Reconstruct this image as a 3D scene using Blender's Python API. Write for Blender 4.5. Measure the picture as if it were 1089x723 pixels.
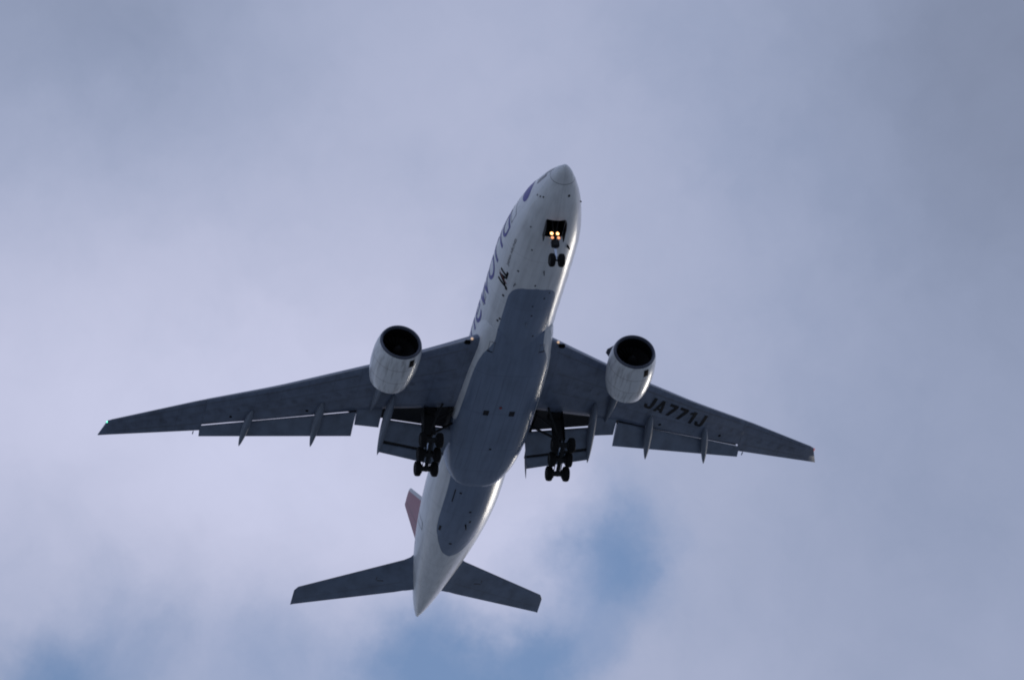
import bpy, bmesh, math, random
from mathutils import Vector, Matrix
R = math.radians
sc = bpy.context.scene
for o in list(bpy.data.objects): bpy.data.objects.remove(o)
COL = sc.collection
random.seed(7)

# ------------------------------------------------------------------ camera
PITCH = R(2.5)                       # the airliner's nose-up attitude on final approach
S0 = 31.0                            # station (metres behind the nose) of the airliner's origin
RP = Matrix.Rotation(-PITCH, 3, 'Y')
cam_in_jet = Vector((403.191 + S0, -119.231, -344.308))
cam_right = Vector((0.19172863, 0.97617436, -0.10160586))
cam_up = -Vector((-0.6208443, 0.04045123, -0.78288955))
cam_fwd = Vector((-0.76012663, 0.21318376, 0.61380795))
CAM_POS = Vector((0, 0, 1.7))
JET_POS = CAM_POS - RP @ cam_in_jet
cd = bpy.data.cameras.new('camera')
cam = bpy.data.objects.new('camera', cd); COL.objects.link(cam)
m3 = Matrix((RP @ cam_right, RP @ cam_up, RP @ -cam_fwd)).transposed()
cam.matrix_world = Matrix.Translation(CAM_POS) @ m3.to_4x4()
cd.sensor_width = 36.0; cd.lens = 243.66
cd.clip_start = 1.0; cd.clip_end = 60000.0
sc.camera = cam

# ------------------------------------------------------------------ sun, sky, exposure
SUN_EL, SUN_AZ = R(4.6), math.atan2(0.643, -0.763)          # low, behind the airliner on its port side
sun_dir = Vector((math.cos(SUN_EL) * math.cos(SUN_AZ), math.cos(SUN_EL) * math.sin(SUN_AZ), math.sin(SUN_EL)))
sd = bpy.data.lights.new('sun', 'SUN'); sd.energy = 0.30; sd.angle = R(13.0); sd.color = (1.0, 0.93, 0.82)
so = bpy.data.objects.new('sun', sd); COL.objects.link(so)
so.rotation_euler = sun_dir.to_track_quat('Z', 'Y').to_euler()
so.location = (0, 0, 600)

sc.view_settings.view_transform = 'Standard'
sc.view_settings.look = 'None'
sc.view_settings.gamma = 1.0
sc.view_settings.exposure = 0.6
sc.view_settings.use_curve_mapping = False
sc.cycles.filter_width = 1.9
sc.cycles.max_bounces = 8
sc.cycles.use_denoising = True

def node(nt, kind, **kw):
    n = nt.nodes.new(kind)
    for k, v in kw.items():
        if k == 'inp':
            for i, val in v.items(): n.inputs[i].default_value = val
        else: setattr(n, k, v)
    return n
class G:
    """tiny shader-maths helper"""
    def __init__(self, nt): self.nt = nt
    def put(self, sock, v):
        if isinstance(v, bpy.types.NodeSocket): self.nt.links.new(v, sock)
        else: sock.default_value = v
    def m(self, op, a, b=None, c=None, clamp=False):
        n = self.nt.nodes.new('ShaderNodeMath'); n.operation = op; n.use_clamp = clamp
        self.put(n.inputs[0], a)
        if b is not None: self.put(n.inputs[1], b)
        if c is not None: self.put(n.inputs[2], c)
        return n.outputs[0]
    def v(self, op, a, b=None, out=0):
        n = self.nt.nodes.new('ShaderNodeVectorMath'); n.operation = op
        self.put(n.inputs[0], a)
        if b is not None:
            if op == 'SCALE': self.put(n.inputs['Scale'], b)
            else: self.put(n.inputs[1], b)
        return n.outputs[out]
    def step(self, x, a, b):             # smoothstep a..b -> 0..1
        n = self.nt.nodes.new('ShaderNodeMapRange'); n.interpolation_type = 'SMOOTHSTEP'
        self.put(n.inputs['Value'], x)
        n.inputs['From Min'].default_value = a; n.inputs['From Max'].default_value = b
        if a > b:
            n.inputs['From Min'].default_value = b; n.inputs['From Max'].default_value = a
            n.inputs['To Min'].default_value = 1; n.inputs['To Max'].default_value = 0
        return n.outputs[0]
    def mix(self, f, a, b, blend='MIX'):
        n = self.nt.nodes.new('ShaderNodeMix'); n.data_type = 'RGBA'; n.blend_type = blend
        self.put(n.inputs[0], f); self.put(n.inputs[6], a); self.put(n.inputs[7], b)
        return n.outputs[2]
    def noise(self, vec, scale, detail=4, rough=.5, out=0):
        n = self.nt.nodes.new('ShaderNodeTexNoise')
        self.put(n.inputs['Vector'], vec); n.inputs['Scale'].default_value = scale
        n.inputs['Detail'].default_value = detail; n.inputs['Roughness'].default_value = rough
        return n.outputs[out]

world = bpy.data.worlds.new('World'); sc.world = world; world.use_nodes = True
nt = world.node_tree; nt.nodes.clear(); g = G(nt)
tc = node(nt, 'ShaderNodeTexCoord'); D = tc.outputs['Generated']
sky = node(nt, 'ShaderNodeTexSky', sky_type='NISHITA', sun_disc=False)
sky.sun_elevation = SUN_EL; sky.sun_rotation = R(90) - SUN_AZ
sky.altitude = 20; sky.air_density = 1.0; sky.dust_density = 0.6; sky.ozone_density = 3.6
FOCAL = 7370.0
def sky_dir(px, py):                  # a compass bearing + elevation in the sky, as a unit vector
    d = cam_right * ((px - 544.5) / FOCAL) - cam_up * ((py - 361.5) / FOCAL) + cam_fwd
    return (RP @ d).normalized()
w1 = g.v('SUBTRACT', g.noise(D, 32, 6, .58, 1), (.5, .5, .5))
Dw = g.v('ADD', D, g.v('SCALE', w1, .026))
def blob(px, py, rad_px, amp, k=1.0):
    c = sky_dir(px, py)
    dist = g.v('DISTANCE', Dw, tuple(c), out=1)
    r = rad_px / FOCAL
    e = g.m('POWER', 2.718, g.m('MULTIPLY', g.m('MULTIPLY', dist, dist), -1.0 / (r * r)))
    return g.m('MULTIPLY', e, amp)
def total(lst):
    t = lst[0]
    for x in lst[1:]: t = g.m('ADD', t, x)
    return t
n_big = g.noise(Dw, 16, 5, .52)
n_fine = g.noise(Dw, 60, 6, .55)
gaps = total([blob(642, 578, 64, .72), blob(630, 630, 55, .30), blob(498, 708, 72, 1.1), blob(420, 735, 75, .5), blob(560, 690, 60, .28), blob(120, 745, 95, .34), blob(290, 740, 100, .44), blob(50, 700, 90, .14),
              blob(20, 745, 70, .5), blob(560, 740, 60, .3), blob(595, 700, 45, .15), blob(420, 640, 60, .10)])
cover = g.m('ADD', .70, g.m('ADD', g.m('MULTIPLY', g.m('SUBTRACT', n_big, .5), .40), g.m('MULTIPLY', g.m('SUBTRACT', n_fine, .5), .40)))
away = g.v('DISTANCE', D, tuple(sky_dir(544.5, 361.5)), out=1)
thin = g.m('MULTIPLY', g.m('MULTIPLY', g.step(away, .12, .45), g.step(g.v('DOT_PRODUCT', D, tuple(sun_dir), out=1), .97, .80)), .38)   # the layer breaks up to the sides
cover = g.m('SUBTRACT', g.m('SUBTRACT', cover, gaps), thin)
cmask = g.step(cover, -.30, .74)
cmask = g.m('ADD', .24, g.m('MULTIPLY', cmask, .76))
# cloud brightness: thick and thin parts of the layer, lens corner falloff painted in
lum = total([g.m('MULTIPLY', g.m('SUBTRACT', n_big, .5), .13), g.m('MULTIPLY', g.m('SUBTRACT', n_fine, .5), .06),
             blob(60, 420, 280, .16), blob(380, 430, 200, .10), blob(560, 570, 90, .13), blob(330, 560, 160, .05), blob(1130, 20, 330, -.19),
             blob(1080, 640, 260, -.06), blob(60, 10, 300, -.12), blob(780, 220, 260, .03), blob(1100, 330, 200, -.04), blob(20, 720, 160, -.05), blob(880, 640, 150, -.02), blob(470, 90, 140, .03)])
sepz = node(nt, 'ShaderNodeSeparateXYZ'); nt.links.new(D, sepz.inputs[0])
sdot = g.v('DOT_PRODUCT', D, tuple(sun_dir), out=1)
glow = g.m('MULTIPLY', g.m('POWER', g.m('MAXIMUM', sdot, 0.0), 18.0), .35)      # thin cloud lit through, round the sun
horizon = g.m('MULTIPLY', g.step(sepz.outputs[2], .45, 0.02), .10)
L = g.m('MAXIMUM', g.m('ADD', g.m('ADD', .445, lum), g.m('ADD', glow, horizon)), .1)
ccol = g.mix(g.step(L, .30, .62), (.80, .945, 1.36, 1), (.925, .965, 1.27, 1))
ccol = g.v('SCALE', ccol, g.m('MULTIPLY', L, .66))
skyc = g.v('SCALE', sky.outputs[0], .15)
bgc = g.mix(cmask, skyc, ccol)
bg = node(nt, 'ShaderNodeBackground'); nt.links.new(bgc, bg.inputs[0]); bg.inputs[1].default_value = 1.0
wo = node(nt, 'ShaderNodeOutputWorld'); nt.links.new(bg.outputs[0], wo.inputs[0])

# ------------------------------------------------------------------ materials
def new_mat(name):
    m = bpy.data.materials.new(name); m.use_nodes = True
    nt = m.node_tree; b = nt.nodes['Principled BSDF']
    return m, nt, b, G(nt)
def S_Y_Z(nt, g):
    """station, y, z of the shaded point in the airliner's own frame"""
    t = node(nt, 'ShaderNodeTexCoord'); s = node(nt, 'ShaderNodeSeparateXYZ'); nt.links.new(t.outputs['Object'], s.inputs[0])
    return t.outputs['Object'], g.m('SUBTRACT', S0, s.outputs[0]), s.outputs[1], s.outputs[2]
def near(g, x, val, w):
    return g.m('LESS_THAN', g.m('ABSOLUTE', g.m('SUBTRACT', x, val)), w)
def near_any(g, x, vals, w):
    r = None
    for v in vals:
        n = near(g, x, v, w); r = n if r is None else g.m('MAXIMUM', r, n)
    return r
def curve_of(nt, g, x, xmax, ymax, pts, smooth=True):
    c = node(nt, 'ShaderNodeFloatCurve'); cv = c.mapping.curves[0]
    while len(cv.points) > 2: cv.points.remove(cv.points[-1])
    P = [(a / xmax, b / ymax) for a, b in pts]
    cv.points[0].location = P[0]; cv.points[1].location = P[-1]
    for p in P[1:-1]: cv.points.new(*p)
    for p in cv.points: p.handle_type = 'AUTO_CLAMPED' if smooth else 'VECTOR'
    c.mapping.update()
    g.put(c.inputs['Value'], g.m('DIVIDE', x, xmax))
    return g.m('MULTIPLY', c.outputs[0], ymax)
def scaled(g, v, sx, sy, sz):
    return g.v('MULTIPLY', v, (sx, sy, sz))
def dirt(g, obj, amount, stretch=(.12, 1.6, 1.6)):
    n = g.noise(scaled(g, obj, *stretch), 1.7, 5, .6)
    n2 = g.noise(scaled(g, obj, 1, 1, 1), .55, 3, .5)
    k = g.m('ADD', g.m('MULTIPLY', g.step(n, .35, .75), amount), g.m('MULTIPLY', g.step(n2, .4, .75), amount * .6))
    return g.m('SUBTRACT', 1.0, k)
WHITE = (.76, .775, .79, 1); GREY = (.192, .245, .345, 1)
def finish(b, rough, coat=.4, spec=.5):
    b.inputs['Roughness'].default_value = rough
    b.inputs['Coat Weight'].default_value = coat; b.inputs['Coat Roughness'].default_value = .12
    b.inputs['Specular IOR Level'].default_value = spec

def fuselage_paint(name, hw_pts, s_lines, y_lines, line_amt, z_grey=-.9):
    m, nt, b, g = new_mat(name)
    obj, s, y, z = S_Y_Z(nt, g)
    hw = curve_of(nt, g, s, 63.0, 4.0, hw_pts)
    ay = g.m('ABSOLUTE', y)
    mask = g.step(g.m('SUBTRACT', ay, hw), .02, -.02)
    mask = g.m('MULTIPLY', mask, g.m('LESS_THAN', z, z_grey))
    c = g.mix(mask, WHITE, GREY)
    c = g.mix(1.0, c, node_rgb(nt, g, dirt(g, obj, .16)), 'MULTIPLY')
    ln = near_any(g, s, s_lines, .022)
    if y_lines:
        ly = near_any(g, ay, [a for a, _, _ in y_lines], .018)
        lo = min(a for _, a, _ in y_lines); hi = max(a for _, _, a in y_lines)
        inr = g.m('MULTIPLY', g.m('GREATER_THAN', s, lo), g.m('LESS_THAN', s, hi))
        ln = g.m('MAXIMUM', ln, g.m('MULTIPLY', ly, g.m('MULTIPLY', inr, g.m('LESS_THAN', z, -2.2))))
    c = g.mix(g.m('MULTIPLY', ln, line_amt), c, (.03, .03, .035, 1))
    nt.links.new(c, b.inputs['Base Color']); finish(b, .25, .06, .32)
    # skin panels are never perfectly flat
    bm_ = node(nt, 'ShaderNodeBump'); bm_.inputs['Strength'].default_value = .05; bm_.inputs['Distance'].default_value = .3
    nt.links.new(g.noise(scaled(g, obj, .5, 1.2, 1.2), 1.1, 2, .5), bm_.inputs['Height']); nt.links.new(bm_.outputs[0], b.inputs['Normal'])
    return m
def node_rgb(nt, g, val):
    n = node(nt, 'ShaderNodeCombineColor')
    for i in range(3): nt.links.new(val, n.inputs[i])
    return n.outputs[0]

FUS_HW = [(0, 0), (12.80, 0), (12.86, .55), (13.02, 1.05), (13.4, 1.5), (14.1, 1.82), (15.0, 1.92), (19.4, 1.92), (20.4, 2.1), (22, 2.6), (30, 2.7), (38, 2.1), (40, 2.02), (43.5, 1.98),
          (45.5, 1.86), (47.0, 1.55), (48.5, 1.08), (49.4, .66), (49.72, .35), (49.8, 0), (63, 0)]
FAIR_HW = [(0, 1.9), (18.8, 1.95), (19.6, 1.98), (20.4, 2.15), (22.0, 2.70), (23.5, 2.94), (25, 3.02), (28, 3.08), (30.4, 3.16), (31.8, 3.9), (36, 4.0), (63, 4.0)]
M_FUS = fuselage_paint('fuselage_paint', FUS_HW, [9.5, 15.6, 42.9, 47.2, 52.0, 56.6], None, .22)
M_FAIR = fuselage_paint('fairing_paint', FAIR_HW, [23.6, 28.45, 33.25, 36.3], [(.52, 24, 36), (1.5, 24, 36), (2.3, 24, 36)], .30, -1.2)

def paint(name, col, rough=.3, coat=.4, dirt_amt=.18, metallic=0.0, ribs=None, rib_amt=.25, stretch=(.12, 1.6, 1.6), spec=.5):
    m, nt, b, g = new_mat(name)
    obj, s, y, z = S_Y_Z(nt, g)
    c = g.mix(1.0, (*col, 1), node_rgb(nt, g, dirt(g, obj, dirt_amt, stretch)), 'MULTIPLY')
    if ribs:
        q = g.m('PINGPONG', g.m('ABSOLUTE', y), ribs / 2)
        c = g.mix(g.m('MULTIPLY', g.m('LESS_THAN', q, .02), rib_amt), c, (.02, .02, .025, 1))
    nt.links.new(c, b.inputs['Base Color']); finish(b, rough, coat, spec)
    b.inputs['Metallic'].default_value = metallic
    return m
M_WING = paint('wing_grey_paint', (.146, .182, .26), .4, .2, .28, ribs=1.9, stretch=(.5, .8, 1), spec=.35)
M_PANEL = paint('access_panel_paint', (.125, .155, .222), .4, .2, .3, spec=.35)
M_FLAP = paint('flap_grey_paint', (.155, .195, .268), .4, .2, .28, ribs=None, stretch=(.35, .5, 1))
M_CANOE = paint('flap_fairing_paint', (.165, .195, .25), .55, .0, .15)
M_METAL = paint('bare_aluminium', (.30, .32, .36), .36, 0, .15, .8)
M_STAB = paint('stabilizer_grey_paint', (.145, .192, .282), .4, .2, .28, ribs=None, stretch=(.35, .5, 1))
M_DARK = paint('recess_shadow_black', (.016, .017, .019), .7, 0, .3)  # shade of wells and cavities put into a near-black colour
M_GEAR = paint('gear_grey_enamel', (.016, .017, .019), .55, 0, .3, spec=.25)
M_STEEL = paint('chromed_strut', (.5, .55, .62), .18, 0, .1, 1.0)
M_TYRE = paint('tyre_rubber', (.009, .009, .010), .85, 0, .2, spec=.2)
M_HUB = paint('wheel_hub_grey', (.05, .05, .053), .55, 0, .2, spec=.3)
M_BLACK = paint('black_marking', (.004, .004, .005), .6, 0, .1, spec=.08)
M_REG = paint('registration_black', (.012, .013, .016), .55, 0, .15, spec=.15)
M_VENT = paint('vent_shadow', (.022, .024, .03), .6, 0, .2, spec=.2)
M_INLET = paint('inlet_liner', (.007, .007, .008), .8, 0, .1, spec=.08)  # inlet interior and fan case, near-black throughout
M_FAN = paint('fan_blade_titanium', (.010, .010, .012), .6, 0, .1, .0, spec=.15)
M_INK = paint('violet_blue_lettering', (.045, .040, .27), .4, .1, .05, spec=.3)
M_RED = paint('red_marking', (.22, .015, .02), .35, .4, .05)
M_SEAM = paint('seam_grey', (.10, .105, .12), .5, .1, .1)
M_GLASS = paint('window_glass', (.02, .025, .04), .06, .5, .02)

def engine_paint():
    m, nt, b, g = new_mat('engine_cowl_paint')
    obj, s, y, z = S_Y_Z(nt, g)
    ln = near_any(g, s, [21.75, 23.35], .022)
    streak = g.noise(scaled(g, obj, .22, 2.2, 2.2), 1.6, 5, .6)
    oily = g.m('MULTIPLY', g.step(streak, .44, .70), .48)
    c = g.mix(oily, (.72, .735, .75, 1), (.16, .15, .15, 1))
    c = g.mix(g.m('MULTIPLY', ln, .6), c, (.10, .06, .05, 1))
    nt.links.new(c, b.inputs['Base Color']); finish(b, .26, .15, .4)
    return m
M_ENG = engine_paint()
M_LIP = paint('inlet_lip_metal', (.085, .095, .13), .42, 0, .1, .3)

def fin_paint():
    m, nt, b, g = new_mat('tail_fin_paint')
    obj, s, y, z = S_Y_Z(nt, g)
    # silver-white leading band, red arc sweeping up the tail
    e = g.m('SUBTRACT', s, g.m('ADD', 47.5, g.m('MULTIPLY', z, .967)))
    f = g.step(e, .35, .55)
    c = g.mix(f, (.55, .56, .58, 1), (.26, .03, .055, 1))
    c = g.mix(1.0, c, node_rgb(nt, g, dirt(g, obj, .12)), 'MULTIPLY')
    nt.links.new(c, b.inputs['Base Color']); finish(b, .4, .1)
    return m
M_FIN = fin_paint()
def lamp_mat(name, col, strength):
    m, nt, b, g = new_mat(name)
    b.inputs['Base Color'].default_value = (.8, .8, .8, 1)
    b.inputs['Emission Color'].default_value = (*col, 1); b.inputs['Emission Strength'].default_value = strength
    return m
M_LAMP = lamp_mat('landing_lamp', (1, .46, .15), 3.0)
M_LAMP3 = lamp_mat('taxi_lamp', (1, .34, .08), .8)
M_LAMP2 = lamp_mat('wing_root_lamp', (1, .60, .28), .35)
M_GREEN = lamp_mat('green_navigation_lamp', (.1, 1, .55), 1.6)
M_REDL = lamp_mat('red_navigation_lamp', (1, .12, .12), .12)

# ------------------------------------------------------------------ mesh helpers
def tag(o, label=None, cat=None, group=None, kind=None):
    if label: o['label'] = label
    if cat: o['category'] = cat
    if group: o['group'] = group
    if kind: o['kind'] = kind
    return o
def obj(name, bm, mats, parent=None, sharp=38, recalc=True):
    if recalc: bmesh.ops.recalc_face_normals(bm, faces=bm.faces)
    ang = R(sharp)
    for f in bm.faces: f.smooth = True
    for e in bm.edges:
        if len(e.link_faces) == 2: e.smooth = e.calc_face_angle(0) < ang
    me = bpy.data.meshes.new(name); bm.to_mesh(me); bm.free()
    for m in (mats if isinstance(mats, (list, tuple)) else [mats]): me.materials.append(m)
    o = bpy.data.objects.new(name, me); COL.objects.link(o)
    if parent: o.parent = parent
    return o
def P3(s, y, z): return Vector((S0 - s, y, z))
def loft(bm, rings, closed=True, cap0=True, cap1=True, mat=0, mats=None):
    V = [[bm.verts.new(p) for p in r] for r in rings]
    n = len(V[0]); fs = []
    for i in range(len(V) - 1):
        for k in range(n if closed else n - 1):
            a, b, c, d = V[i][k], V[i][(k + 1) % n], V[i + 1][(k + 1) % n], V[i + 1][k]
            f = bm.faces.new((a, b, c, d)); f.material_index = mats[k] if mats else mat; fs.append(f)
    if closed and cap0: bm.faces.new(V[0]).material_index = mat
    if closed and cap1: bm.faces.new(V[-1][::-1]).material_index = mat
    return V
def pchip(T):
    xs = [t[0] for t in T]; K = len(T[0]) - 1; out = []
    for k in range(1, K + 1):
        ys = [t[k] for t in T]; h = [xs[i + 1] - xs[i] for i in range(len(xs) - 1)]
        d = [(ys[i + 1] - ys[i]) / h[i] for i in range(len(h))]; m = [0.0] * len(xs)
        for i in range(1, len(xs) - 1):
            if d[i - 1] * d[i] > 0:
                w1 = 2 * h[i] + h[i - 1]; w2 = h[i] + 2 * h[i - 1]; m[i] = (w1 + w2) / (w1 / d[i - 1] + w2 / d[i])
        m[0] = d[0]; m[-1] = d[-1]; out.append((ys, h, m))
    def ev(x):
        i = 0
        while i < len(xs) - 2 and x > xs[i + 1]: i += 1
        r = []
        for ys, h, m in out:
            t = min(1, max(0, (x - xs[i]) / h[i]))
            r.append((2*t**3 - 3*t*t + 1)*ys[i] + (t**3 - 2*t*t + t)*h[i]*m[i] + (-2*t**3 + 3*t*t)*ys[i+1] + (t**3 - t*t)*h[i]*m[i+1])
        return r
    return ev
def lerp(a, b, t): return a + (b - a) * t
def interp(x, X, Y):
    if x <= X[0]: return Y[0]
    for i in range(len(X) - 1):
        if x <= X[i + 1]: return lerp(Y[i], Y[i + 1], (x - X[i]) / (X[i + 1] - X[i]))
    return Y[-1]
def tube(bm, p0, p1, r0, r1=None, seg=14, mat=0, caps=True):
    r1 = r0 if r1 is None else r1
    d = (p1 - p0).normalized(); a = d.orthogonal().normalized(); b = d.cross(a)
    rings = [[p + (a * math.cos(t) + b * math.sin(t)) * r for t in [2 * math.pi * k / seg for k in range(seg)]] for p, r in ((p0, r0), (p1, r1))]
    loft(bm, rings, True, caps, caps, mat)
def lathe(bm, centre, axis, prof, seg=48, mat=0, mats=None, up=None):
    d = axis.normalized(); a = (up or d.orthogonal()).normalized(); b = d.cross(a)
    V = [[bm.verts.new(centre + d * x + (a * math.cos(t) + b * math.sin(t)) * max(r, 1e-4)) for t in [2 * math.pi * k / seg for k in range(seg)]] for x, r in prof]
    for i in range(len(V) - 1):
        for k in range(seg):
            f = bm.faces.new((V[i][k], V[i][(k + 1) % seg], V[i + 1][(k + 1) % seg], V[i + 1][k])); f.material_index = mats[i] if mats else mat
def boxm(bm, c, sx, sy, sz, rot=None, mat=0, bevel=0):
    M = Matrix.Translation(c) @ (rot.to_4x4() if rot else Matrix.Identity(4)) @ Matrix.Diagonal((sx, sy, sz, 1))
    r = bmesh.ops.create_cube(bm, size=1.0, matrix=M)
    fs = {f for v in r['verts'] for f in v.link_faces}
    for f in fs: f.material_index = mat
    if bevel:
        bmesh.ops.bevel(bm, geom=list({e for v in r['verts'] for e in v.link_edges}), offset=bevel, segments=2, affect='EDGES')

# ------------------------------------------------------------------ ground
bm = bmesh.new()
rg = [0, 60, 200, 600, 1500, 4000, 10000, 26000]
rings = []
for r in rg[1:]:
    rings.append([Vector((r * math.cos(2*math.pi*k/64), r * math.sin(2*math.pi*k/64), 0)) for k in range(64)])
V = loft(bm, rings, True, False, False); bm.faces.new(V[0])
m, nt_, b_, g_ = new_mat('airfield_ground')
t_ = node(nt_, 'ShaderNodeTexCoord')
n_ = g_.noise(t_.outputs['Object'], .004, 6, .6); n2_ = g_.noise(t_.outputs['Object'], .6, 4, .6)
c_ = g_.mix(g_.step(n_, .40, .60), (.28, .29, .27, 1), (.42, .43, .43, 1))  # unseen ground; pale tone set for light bounced onto the belly
c_ = g_.mix(g_.m('MULTIPLY', n2_, .25), c_, (.12, .14, .06, 1))
nt_.links.new(c_, b_.inputs['Base Color']); b_.inputs['Roughness'].default_value = .9
tag(obj('ground', bm, m), kind='structure')

# ------------------------------------------------------------------ the airliner
jet = bpy.data.objects.new('jet_airliner', None); COL.objects.link(jet)
jet.matrix_world = Matrix.Translation(JET_POS) @ RP.to_4x4()
jet.empty_display_size = 5
tag(jet, 'white and grey twin-engined airliner flying overhead with landing gear and flaps down', 'airplane')

FUS = [(0,-.92,-1.02,.05,-.97),(.1,-.76,-1.18,.22,-.97),(.3,-.64,-1.36,.41,-1.0),(.7,-.34,-1.60,.68,-1.03),(1.2,-.03,-1.84,.94,-1.06),(2,.47,-2.18,1.32,-1.11),(3,.95,-2.48,1.73,-1.13),(4,1.43,-2.69,2.03,-1.12),(5,1.93,-2.84,2.26,-1.05),(6,2.30,-2.95,2.48,-.95),(8,2.72,-3.06,2.83,-.62),(10,2.96,-3.1,3.02,-.22),(12.5,3.1,-3.1,3.1,0),(40,3.1,-3.1,3.1,0),(42.5,3.1,-3.04,3.08,.03),(45,3.1,-2.8,2.97,.15),(48,3.09,-2.3,2.74,.4),(51,3.03,-1.66,2.42,.69),(54,2.9,-.98,2.0,.96),(57,2.7,-.3,1.5,1.2),(60,2.42,.42,.92,1.42),(62,2.15,.98,.44,1.565),(62.9,1.95,1.32,.16,1.635)]
fus = pchip(FUS)
def fpt(s, th, off=0.0):
    """fuselage skin point: th measured from +y (port) towards +z"""
    t, b, w, zc = fus(s); h = t - zc if math.sin(th) > 0 else zc - b
    n = Vector((0, math.cos(th) * h, math.sin(th) * w)).normalized()
    return P3(s, w * math.cos(th) + n.y * off, zc + h * math.sin(th) + n.z * off)
def fbot(s, y, off=0.0):
    """belly point at lateral offset y"""
    t, b, w, zc = fus(s); return fpt(s, -math.acos(max(-1, min(1, y / w))), off)

bm = bmesh.new()
ss = [.0, .03, .06, .1, .15, .2, .3, .4, .55, .7, .9, 1.1, 1.35, 1.6, 2.0, 2.4, 2.8, 3.3, 3.8, 4.4, 5, 5.6, 6.3, 7, 8, 9, 10, 11.2, 12.5]
ss += [12.5 + 1.1 * k for k in range(1, 26)] + [41 + .8 * k for k in range(0, 27)] + [62.2, 62.6, 62.9]
NSEG = 112
loft(bm, [[fpt(s, 2 * math.pi * (k + .5) / NSEG) for k in range(NSEG)] for s in ss])
# nose gear bay opening
BAY0, BAY1, BAYW = 4.6, 6.4, .76
def low(fs): return [f for f in fs if f.calc_center_median().z < -2.0 and S0 - f.calc_center_median().x < 9]
for co, no in ((P3(BAY0, 0, 0), (1, 0, 0)), (P3(BAY1, 0, 0), (1, 0, 0)), (Vector((0, BAYW, 0)), (0, 1, 0)), (Vector((0, -BAYW, 0)), (0, 1, 0))):
    fs = low(bm.faces); ge = list({v for f in fs for v in f.verts}) + list({e for f in fs for e in f.edges}) + fs
    bmesh.ops.bisect_plane(bm, geom=ge, dist=1e-5, plane_co=co, plane_no=no)
kill = [f for f in bm.faces if f.calc_center_median().z < -2.0 and BAY0 < S0 - f.calc_center_median().x < BAY1 and abs(f.calc_center_median().y) < BAYW]
bmesh.ops.delete(bm, geom=kill, context='FACES')
body = obj('fuselage', bm, M_FUS, jet)

def open_box(s0, s1, y0, y1, z0, z1, mat, name, parent):
    """well: four walls and a roof, open below"""
    bm = bmesh.new()
    a = [bm.verts.new(P3(s, y, z)) for z in (z0, z1) for s, y in ((s0, y0), (s0, y1), (s1, y1), (s1, y0))]
    bm.faces.new(a[4:])
    for k in range(4): bm.faces.new((a[k], a[(k + 1) % 4], a[4 + (k + 1) % 4], a[4 + k]))
    return obj(name, bm, mat, parent)
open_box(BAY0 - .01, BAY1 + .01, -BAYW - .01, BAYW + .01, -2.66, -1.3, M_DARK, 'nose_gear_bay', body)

# --- cockpit and cabin windows, doors
def skin_patch(name, s0, s1, th0, th1, mat, off=.012, parent=None, ns=4, nt=4, round_=0.0):
    bm = bmesh.new(); V = []
    for i in range(ns + 1):
        row = []
        for j in range(nt + 1):
            u, v = i / ns * 2 - 1, j / nt * 2 - 1
            if round_:
                u2 = u * math.sqrt(1 - round_ * v * v / 2); v2 = v * math.sqrt(1 - round_ * u * u / 2); u, v = u2, v2
            row.append(bm.verts.new(fpt(lerp(s0, s1, (u + 1) / 2), lerp(th0, th1, (v + 1) / 2), off)))
        V.append(row)
    for i in range(ns):
        for j in range(nt): bm.faces.new((V[i][j], V[i + 1][j], V[i + 1][j + 1], V[i][j + 1]))
    return obj(name, bm, mat, parent or body)
def belly_patch(name, s, y, ds, dy, mat=M_VENT, off=.014):
    t, b, w, zc = fus(s); th = -math.acos(max(-1, min(1, y / w))); dth = dy / 2 / w
    return skin_patch(name, s - ds / 2, s + ds / 2, th - dth, th + dth, mat, off)
for sd_ in (1, -1):
    for a, b_, t0, t1 in ((2.0, 2.9, 64, 88), (.95, 2.15, 30, 58), (1.75, 3.0, 18, 33)):
        A, B = (R(t0), R(t1)) if sd_ > 0 else (math.pi - R(t0), math.pi - R(t1))
        skin_patch('cockpit_window', a, b_, A, B, M_GLASS, .01)
def th_at(s, z, side):
    t, b, w, zc = fus(s); a = math.asin(max(-1, min(1, (z - zc) / (t - zc if z > zc else zc - b))))
    return a if side > 0 else math.pi - a
for side in (1, -1):
    stops = [9.6 + k * .56 for k in range(76)]
    stops = [s for s in stops if all(abs(s - q) > .8 for q in (17.6, 35.2, 47.6))]
    if side < 0:
        for s in stops:
            c = th_at(s, .72, side); skin_patch('cabin_window', s - .12, s + .12, c - .055, c + .055, M_GLASS, .008, ns=3, nt=3, round_=.7)
    else:                                   # the far side shows only from elsewhere: one part
        bm = bmesh.new()
        for s in stops:
            c = th_at(s, .72, side); bm.faces.new([bm.verts.new(fpt(s + .12 * math.cos(q), c + .055 * math.sin(q), .008)) for q in [2 * math.pi * k / 12 for k in range(12)]])
        tag(obj('cabin_window_row', bm, M_GLASS, body), kind='stuff')
    for s in (7.2, 17.6, 35.2, 47.6):
        # outline of the passenger door
        bm = bmesh.new()
        for a, b_, z0, z1 in ((s - .55, s + .55, -.65, -.57), (s - .55, s + .55, 1.34, 1.42), (s - .55, s - .48, -.57, 1.34), (s + .48, s + .55, -.57, 1.34)):
            n = 8; V = [[bm.verts.new(fpt(lerp(a, b_, i), lerp(th_at(lerp(a, b_, i), z0, side), th_at(lerp(a, b_, i), z1, side), j / n), .01)) for j in range(n + 1)] for i in (0, 1)]
            for j in range(n): bm.faces.new((V[0][j], V[1][j], V[1][j + 1], V[0][j + 1]))
        obj('passenger_door_outline', bm, M_SEAM, body)

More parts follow.
